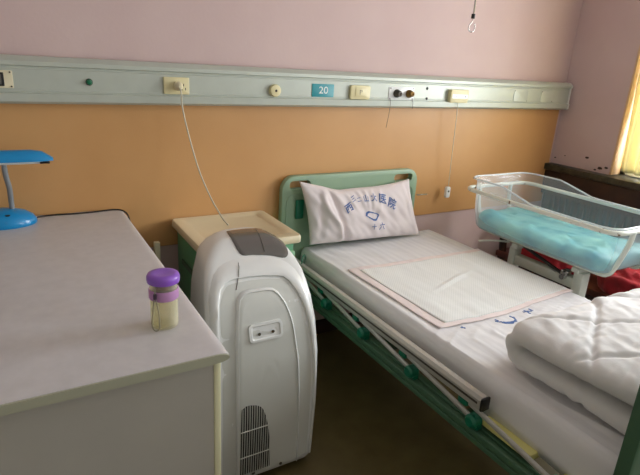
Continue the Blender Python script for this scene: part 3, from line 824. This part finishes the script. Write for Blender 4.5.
for rr in (rows[0], rows[-1]):
    dn = [b.verts.new((v.co.x, v.co.y, .47)) for v in rr]
    for i in range(len(rr) - 1): b.faces.new((rr[i], rr[i + 1], dn[i + 1], dn[i]))
sh = tag(obj('bed_sheet', b, M['sheet'], None, 180, solid=.0015), 'white striped bed sheet with blue ink stamps stretched over the mattress', 'sheet')

# blue ink stamps on the sheet
def ink(name, strokes, m, par, zf, w=.006):
    b = NB()
    for st in strokes:
        P = resample([(p[0], p[1], 0) for p in st], max(3, int(4 * len(st))))
        rings = []
        for i, p in enumerate(P):
            d = (P[min(i + 1, len(P) - 1)] - P[max(i - 1, 0)]).normalized(); s = Vector((-d.y, d.x, 0)) * w * .5 * (.7 + .5 * abs(nz(p.x * 60, p.y * 60)))
            a, c = p + s, p - s
            rings.append([Vector((a.x, a.y, zf(a.x, a.y) + .0018)), Vector((c.x, c.y, zf(c.x, c.y) + .0018)), Vector((c.x, c.y, zf(c.x, c.y) + .0008)), Vector((a.x, a.y, zf(a.x, a.y) + .0008))])
        skin_rings(b, rings)
    return obj(name, b, m, par, 0)


ink('ink_stamp', [[(1.56, -1.085), (1.585, -1.115), (1.615, -1.125), (1.65, -1.110), (1.665, -1.085)], [(1.585, -1.105), (1.61, -1.12), (1.645, -1.118)], [(1.60, -1.11), (1.64, -1.122)], [(1.57, -1.075), (1.575, -1.09)], [(1.655, -1.075), (1.66, -1.095)],
                   [(1.735, -1.075), (1.775, -1.085)], [(1.752, -1.065), (1.752, -1.098)], [(1.775, -1.068), (1.785, -1.085)], [(1.665, -1.16), (1.68, -1.165)], [(1.70, -1.165), (1.735, -1.16)], [(1.713, -1.152), (1.716, -1.172)]], M['ink'], sh, sheet_z, .010)
ink('ink_stamp', [[(1.385, -1.075), (1.405, -1.078)], [(1.395, -1.07), (1.40, -1.085)]], M['ink'], sh, sheet_z, .006)

# underpad
def pad_z(x, y): return sheet_z(x, y) + .006 + .0015 * nz(x * 8, y * 8, 20) + .010 * exp(-((y + .735 - .35 * (x - 1.65)) / .009) ** 2) * exp(-((x - 1.68) / .14) ** 2)


def pad_xy(u, v):
    x = 1.292 + u * (2.118 - 1.292) + .012 * (v) * (1 - u) ; y = -.435 - v * .615 - .02 * u * (1 - v) - .015 * sin(u * 5) * v
    return x, y


def pad_mesh(u0, u1, v0, v1, hole=None, dz=0, n=60):
    b = NB(); V = {}
    for j in range(n + 1):
        for i in range(n + 1):
            u = u0 + (u1 - u0) * i / n; v = v0 + (v1 - v0) * j / n; x, y = pad_xy(u, v); V[i, j] = (u, v, (x, y, pad_z(x, y) + dz))
    vs = {}
    for j in range(n):
        for i in range(n):
            uc = (V[i, j][0] + V[i + 1, j + 1][0]) / 2; vc = (V[i, j][1] + V[i + 1, j + 1][1]) / 2
            if hole and hole[0] < uc < hole[1] and hole[2] < vc < hole[3]: continue
            q = []
            for k in ((i, j), (i + 1, j), (i + 1, j + 1), (i, j + 1)):
                if k not in vs: vs[k] = b.verts.new(V[k][2])
                q.append(vs[k])
            b.faces.new(q)
    return b


pd = obj('underpad', pad_mesh(.055, .985, .055, .955, None, .0015), M['pad'], None, 180, solid=.003)
tag(pd, 'white dotted absorbent underpad with a pink border spread across the bed', 'underpad')
obj('pink_border', pad_mesh(0, 1, 0, 1, (.06, .982, .06, .95), 0, 100), M['padpink'], pd, 180, solid=.002)

# pillow, leaning on the headboard
def pil(u, v, side):
    e = (max(0, 1 - abs(u) ** 3.2) * max(0, 1 - abs(v) ** 3.0)) ** .55
    a = (u + 1) / 2; c = (v + 1) / 2
    pinch = .016 * (1 - v * v)
    xl = 1.245 + (1.195 - 1.245) * c + pinch; xr = 1.972 + (1.885 - 1.972) * c - pinch
    x = xl + (xr - xl) * a
    zb = .617 - .026 * a + .006 * (1 - u * u); zt = .938 - .028 * a - .040 * (1 - u * u) - .012 * exp(-((u + .35) / .22) ** 2)
    zz_ = zb + (zt - zb) * c
    yc = -.148 + .046 * c
    th = .064 * e
    fold = 0
    if side < 0:
        fold += .009 * nz(u * 3 + v * 1.0, v * 1.6, 2) + .006 * nz(u * 9 + v * 2, v * 2.2, 6)
        fold += .018 * exp(-((u + .62 + .10 * sin(v * 3)) / .05) ** 2) * (1 - abs(v) ** 4) - .020 * exp(-((u + .50 + .06 * v) / .05) ** 2) - .012 * exp(-((u + .80 - .08 * v) / .05) ** 2) * (1 - v * v)
        for (uc, k, a) in ((-.30, .5, .009), (-.08, .25, .011), (.06, -.1, .012), (.20, -.35, .010), (.36, -.5, .007)):
            fold += a * max(0, v + .1) * exp(-((u - uc - k * (1 - v) * .35) / .028) ** 2)
        for (uc, a) in ((.86, .006), (.93, -.005)): fold += a * exp(-((u - uc + .05 * v) / .03) ** 2)
        fold *= min(1, e * 1.6)
    return Vector((x, yc + side * th - (fold if side < 0 else 0), zz_))


b = NB(); n1, n2 = 90, 56; V = {}
for side in (-1, 1):
    for j in range(n2 + 1):
        for i in range(n1 + 1):
            u = -1 + 2 * i / n1; v = -1 + 2 * j / n2; ed = i in (0, n1) or j in (0, n2)
            if ed and side == 1: V[side, i, j] = V[-1, i, j]; continue
            V[side, i, j] = b.verts.new(pil(u, v, side))
for side in (-1, 1):
    for j in range(n2):
        for i in range(n1):
            b.faces.new((V[side, i, j], V[side, i + 1, j], V[side, i + 1, j + 1], V[side, i, j + 1]))
pw = tag(obj('pillow', b, M['case'], None, 180), 'white hospital pillow stamped in blue, propped against the green headboard', 'pillow')
bmt = NB(); bmt.from_mesh(pw.data); bmesh.ops.triangulate(bmt, faces=bmt.faces[:]); PT = BVHTree.FromBMesh(bmt); bmt.free()

def pproj(x, z, off):
    h = PT.ray_cast(Vector((x, -1, z)), Vector((0, 1, 0)))
    return Vector((x, (h[0].y if h[0] else -.18) - off, z))


b = NB()
def add_glyph(s, x, z, size, rot, bold=True):
    vs, fs = text_mesh(s, size, bold)
    vv = [b.verts.new(pproj(x + v.x * cos(rot) - v.y * sin(rot), z + v.x * sin(rot) + v.y * cos(rot), .0030)) for v in vs]
    for f in fs:
        try: b.faces.new([vv[i] for i in f])
        except ValueError: pass


for (s, px, pz, sz, rt) in (('西', 1.450, .800, .050, .45), ('三', 1.480, .842, .030, .3), ('二', 1.515, .836, .026, .15), ('山', 1.558, .838, .034, 0), ('大', 1.608, .838, .040, -.1), ('医', 1.662, .828, .052, -.25), ('院', 1.720, .800, .056, -.45), ('十', 1.600, .690, .034, 0), ('六', 1.655, .686, .042, -.05)):
    add_glyph(s, px, pz, sz, rt)
obj('stamped_lettering', b, M['ink'], pw, 0)
b = NB(); po = [(1.597 + (a - 1.604) * 1.2, .752 + (c - .750) * 1.15) for (a, c) in ((1.562, .752), (1.567, .764), (1.580, .771), (1.628, .756), (1.637, .748), (1.632, .738), (1.618, .724), (1.604, .726))]
pi_ = [(1.597 + (p[0] - 1.597) * .76, .750 + (p[1] - .750) * .66) for p in po]
A_ = resample([(p[0], p[1], 0) for p in po + [po[0]]], 31)[:-1]; B_ = resample([(p[0], p[1], 0) for p in pi_ + [pi_[0]]], 31)[:-1]
va = [b.verts.new(pproj(p.x, p.y, .0025)) for p in A_]; vb = [b.verts.new(pproj(p.x, p.y, .0025)) for p in B_]
for i in range(30): b.faces.new((va[i], va[(i + 1) % 30], vb[(i + 1) % 30], vb[i]))
obj('stamped_badge', b, M['ink'], pw, 0)

# folded quilt at the foot end
def q_center(s):
    """s in 0..1 along the folded centre line; returns y, z and normal side"""
    yb0, yf, z1, z2 = -1.775, -1.39, .6275, .708
    L1 = yf - yb0; r = (z2 - z1) / 2; La = pi * r; L2 = L1; T_ = L1 + La + L2; d = s * T_
    if d < L1: return yb0 + d, z1, (0, 1)
    if d < L1 + La:
        a = -pi / 2 + (d - L1) / r; return yf + r * cos(a), z1 + r + r * sin(a), (-cos(a), -sin(a))
    d -= L1 + La
    return yf - d, z2, (0, -1)


b = NB(); NS, NX = 200, 130; V = {}
for side in (0, 1):
    for i in range(NS + 1):
        s = i / NS; cy_, cz_, nrm = q_center(s)
        for j in range(NX + 1):
            u = -1 + 2 * j / NX; x = 1.722 + u * (.412 - .01 * sin(s * 7)) + .012 * nz(s * 4, u * 2, 3)
            endx = max(0, 1 - abs(u) ** 14) ** .5; ends = max(0, 1 - abs(2 * s - 1) ** 40) ** .5
            t_ = .041 * endx * ends
            # quilting channels: diagonal seams
            q1 = abs(sin((s * 7.0 + u * 2.0) * pi * .5 + .3)); q2 = abs(sin((s * 7.0 - u * 2.0) * pi * .5 + 1.1))
            pk = 1 + .5 * nz(x * 22, s * 22, 2); seam = (.012 * exp(-(q1 / .13) ** 2) + .012 * exp(-(q2 / .13) ** 2)) * pk
            t_ = max(.001 if (endx < 1e-4 or ends < 1e-4) else .006, t_ - (seam if side == 1 else seam * .3) * endx)
            t_ += (.007 * nz(x * 6, s * 6, side) + .009 * abs(nz(x * 7 + s * 6, s * 20, side + 4)) + .004 * nz(x * 30 + s * 9, s * 16, 8)) * endx * ends if side == 1 else 0
            sg = -1 if side == 1 else .93
            lift = .022 * s * exp(-((u + 0.2) / .7) ** 2) + (.02 * max(0, u) * s)
            sk = .012 * nz(u * 2.2, 3)
            V[side, i, j] = Vector((x + (.0 if side else .0), cy_ + sg * nrm[0] * t_ + sk * (1 - abs(0)) * min(1, max(0, (cy_ + 1.775) / .3)), cz_ + sg * nrm[1] * t_ + lift))
vs = {}
for k, p in V.items():
    side, i, j = k
    if side == 1 and (i in (0, NS) or j in (0, NX)): vs[k] = vs[0, i, j]; continue
    vs[k] = b.verts.new(p)
for side in (0, 1):
    for i in range(NS):
        for j in range(NX):
            b.faces.new((vs[side, i, j], vs[side, i, j + 1], vs[side, i + 1, j + 1], vs[side, i + 1, j]))
tag(obj('quilt', b, M['quilt'], None, 180), 'thick white quilt folded over at the foot of the bed', 'quilt')

# ------------------------------------------------------------------ newborn crib
M['rim'] = mat('chipped_white_enamel', '#dfe3d8', 0.35, var=0.5, vscale=26, col2='#6b5134')
for n_ in M['rim'].node_tree.nodes:
    if n_.type == 'MAP_RANGE': n_.inputs[1].default_value = .64; n_.inputs[2].default_value = .67
cr = thing('newborn_crib', 'wheeled white tube crib with a clear plastic tub beside the far side of the bed', 'crib', (2.39, -.75, 0))


def tub_top(y): return .897 + .050 * max(0, min(1, (y + .72) / .20))


def L_lip(o):
    r = []
    for k in range(len(o)):
        p, q = o[k], o[(k + 1) % len(o)]; m_ = 14 if k % 13 == 12 else 1
        for a in range(m_): r.append((p[0] + (q[0] - p[0]) * a / m_, p[1] + (q[1] - p[1]) * a / m_))
    return r


b = NB(); L = []
for (ins, z) in ((.10, .668), (.055, .668), (.040, .674), (.030, .69), (.016, .78), (.008, None), (0, 1), (-.010, 2)):
    o = L_lip(rrect(2.150 + ins, 2.622 - ins, -1.135 + ins, -.292 - ins, .075 - ins * .3, 12))
    if z is None: L.append([(p[0], p[1], tub_top(p[1]) - .02) for p in o])
    elif z == 1: L.append([(p[0], p[1], tub_top(p[1])) for p in o])
    elif z == 2: L.append([(p[0], p[1], tub_top(p[1]) - .004) for p in o])
    else: L.append([(p[0], p[1], z) for p in o])
vs_ = skin_rings(b, L, caps=False); b.faces.new(list(reversed(vs_[0])))
tb_ = obj('clear_tub', b, M['tub'], cr, 60)
b = NB(); tube(b, [(p[0], p[1], tub_top(p[1])) for p in L_lip(rrect(2.146, 2.626, -1.139, -.288, .078, 12))], .0045, 8, True); obj('tub_lip', b, M['lip'], tb_, 180)
b = NB(); L = []
for (ins, z) in ((.060, .6695), (.048, .674), (.042, .690), (.038, .705), (.036, .722), (.040, .738), (.048, .748), (.060, .754), (.08, .758), (.095, .759), (.11, .760), (.125, .760), (.14, .760), (.155, .760), (.168, .760)):
    o = rrect(2.150 + ins, 2.622 - ins, -1.135 + ins, -.292 - ins, .06, 12); r_2 = []
    for k in range(len(o)):      # extra points along the straight sides
        p, q = o[k], o[(k + 1) % len(o)]; m_ = 26 if k % 13 == 12 else 1
        for a in range(m_): r_2.append((p[0] + (q[0] - p[0]) * a / m_, p[1] + (q[1] - p[1]) * a / m_))
    top_ = max(0, (z - .70) / .06)
    L.append([(p[0] + (.004 * nz(p[1] * 14, z * 30, 3) + .003 * nz(p[1] * 40, z * 60, 5)) * min(1, top_ + .4), p[1], z + top_ * (.016 * nz(p[0] * 7, p[1] * 5, 2) + .022 * abs(nz(p[0] * 9 + p[1] * 5, p[1] * 9 - p[0] * 7, 6)) + .010 * abs(nz(p[0] * 24, p[1] * 20, 9)) - .010 + .008 * (p[1] + 1.1) / .8)) for p in r_2])
skin_rings(b, L); obj('crib_mattress', b, M['teal_mat'], cr, 60)
b = NB(); rim = [(p[0], p[1], .884) for p in rrect(2.134, 2.638, -1.152, -.276, .075, 8)]
tube(b, rim, .011, 12, True); fr = obj('rim_tube', b, M['rim'], cr, 180)
for X in (2.265, 2.515):
    b = NB(); tube(b, smooth_path([(X, -1.152, .884), (X, -1.145, .82), (X, -1.11, .70), (X, -1.085, .662), (X, -1.03, .651), (X, -.75, .651), (X, -.42, .651), (X, -.345, .66), (X, -.31, .71), (X, -.278, .80), (X, -.276, .884)], 5), .0115, 12)
    obj('cradle_tube', b, M['crib_white'], cr, 180)
for yy in (-.58, -.94):
    b = NB(); box(b, 2.25, 2.53, yy - .02, yy + .02, .615, .6395, .004, 1); obj('cross_bar', b, M['crib_white'], cr)
for X in (2.30,):
    b = NB(); box(b, X - .028, X + .028, -.545 - .03, -.545 + .01, .11, .6145, .006, 2); obj('post', b, M['crib_white'], cr)
    b = NB(); box(b, X - .030, X + .030, -.975, -.925, .11, .6145, .006, 2); obj('post', b, M['crib_white'], cr)
    b = NB(); box(b, X - .024, X + .024, -.925, -.575, .522, .574, .006, 2); obj('beam', b, M['crib_white'], cr)
    b = NB(); box(b, X - .034, X + .02, -.90, -.86, .5745, .60, .004, 2); tube(b, [(X - .05, -.88, .57), (X + .03, -.88, .57)], .014, 12); tube(b, [(X - .05, -.88, .59), (X + .03, -.88, .59)], .010, 12); obj('tilt_joint', b, M['chrome'], cr)
b = NB(); tube(b, [(2.27, -.87, .58), (2.30, -.60, .63)], .009, 8); obj('gas_strut', b, M['black'], cr)
b = NB(); tube(b, smooth_path([(2.26, -.54, .637), (2.22, -.50, .636), (2.18, -.46, .630), (2.145, -.43, .622)], 4), .009, 8, sx=1.5, sy=.4); obj('tilt_lever', b, M['crib_white'], cr)
b = NB(); box(b, 2.20, 2.25, -1.12, -.38, .075, .1095, .006, 2); box(b, 2.56, 2.61, -1.12, -.38, .075, .1095, .006, 2); box(b, 2.2505, 2.5595, -.58, -.53, .078, .108, .006, 2); box(b, 2.2505, 2.5595, -.975, -.925, .078, .108, .006, 2)
obj('base_frame', b, M['crib_white'], cr)
for (x, y) in ((2.225, -1.09), (2.225, -.41), (2.585, -1.09), (2.585, -.41)):
    b = NB(); tube(b, [(x - .011, y, .036), (x + .011, y, .036)], .0355, 18); box(b, x - .016, x + .016, y - .01, y + .01, .04, .0745, .003, 1); obj('caster', b, M['rubber'], cr)

# ------------------------------------------------------------------ wooden bench and red bedding under the window
bn = thing('wooden_bench', 'reddish brown wooden bench with dark arm behind the crib under the window', 'bench', (2.86, -.95, 0))
b = NB(); box(b, 2.70, 3.05, -1.85, -.10, .345, .385, .008, 2); obj('seat', b, M['wood'], bn)
b = NB(); box(b, 2.71, 2.735, -1.82, -.13, .270, .3445, .004, 1); obj('apron', b, M['darkwood'], bn)
for (x, y) in ((2.735, -.13), (2.735, -1.81), (3.03, -.13), (3.03, -1.81)):
    b = NB(); box(b, x - .022, x + .022, y - .022, y + .022, 0, .3445 if x > 3 else .3445, .004, 2); obj('leg', b, M['darkwood'], bn)
b = NB(); tube(b, smooth_path([(2.73, -.13, .385), (2.72, -.13, .47), (2.74, -.13, .55), (2.83, -.13, .57), (3.0, -.13, .57)], 6), .022, 10, sx=1.2, sy=.9); obj('arm', b, M['darkwood'], bn, 60)


def heap(name, label, cat, cx, cy, zb, rx, ry, h, m, seed, group=None):
    b = NB(); n_, k_ = 56, 26; rings = []
    for j in range(k_ + 1):
        v = j / k_; a = v * pi / 2
        ring = []
        for i in range(n_):
            th = 2 * pi * i / n_; c, s_ = cos(th), sin(th)
            rr = (cos(a) ** .5 if a < pi / 2 - .001 else .0) * (1 + .12 * nz(c * 1.3, s_ * 1.3, seed))
            zf = sin(a) ** .8
            px, py = c * rr, s_ * rr
            fold = .12 * nz(px * 2 + seed, py * 2, v * 2) + .22 * abs(nz(px * 3.6 - py * 3 + seed, py * 2.2 + v * 2, seed)) + .04 * nz(px * 9, py * 5, seed + v * 4)
            sc = 1 + fold * (1.2 if j > 0 else .4)
            ring.append((cx + px * rx * sc, cy + py * ry * sc, zb + max(0.0, h * zf * (1 + 1.5 * fold * min(1, v * 3)))))
        rings.append(ring)
    skin_rings(b, rings); return tag(obj(name, b, m, None, 180), label, cat, group)


heap('red_quilt', 'crumpled red quilt on the bench at the right, nearest the picture edge', 'quilt', 2.86, -.97, .386, .15, .25, .14, M['red'], 3.1)
heap('red_blanket', 'red blanket heaped on the bench under the head end of the crib', 'blanket', 2.86, -.36, .386, .15, .20, .12, M['red'], 7.7)
heap('black_jacket', 'black garment lying between the two red heaps on the bench', 'jacket', 2.97, -.62, .386, .045, .045, .15, M['black_cloth'], 5.2)

# ------------------------------------------------------------------ hanging drip hook
ih = thing('drip_hook', 'chrome drip hook on a thin rod hanging from the ceiling above the bed', 'hook', (1.70, -.6, 1.66))
b = NB(); tube(b, [(1.700, -.6, 1.716), (1.700, -.6, ZC - .02)], .0035, 8); obj('rod', b, M['chrome'], ih)
b = NB(); lathe(b, [(.008, 0), (.008, .018)], 1.700, -.6, 1.700, 14); obj('collar', b, M['black'], ih)
b = NB(); tube(b, smooth_path([(1.700, -.6, 1.700), (1.699, -.6, 1.690), (1.690, -.6, 1.680), (1.683, -.6, 1.668), (1.687, -.6, 1.655), (1.700, -.6, 1.649), (1.713, -.6, 1.654), (1.718, -.6, 1.668), (1.714, -.6, 1.682)], 6), .0024, 8); obj('hook', b, M['chrome'], ih, 180)
b = NB(); lathe(b, [(.03, 0), (.035, .008), (.035, .0195)], 1.700, -.6, ZC - .02, 20); obj('ceiling_rose', b, M['white_pl'], ih)
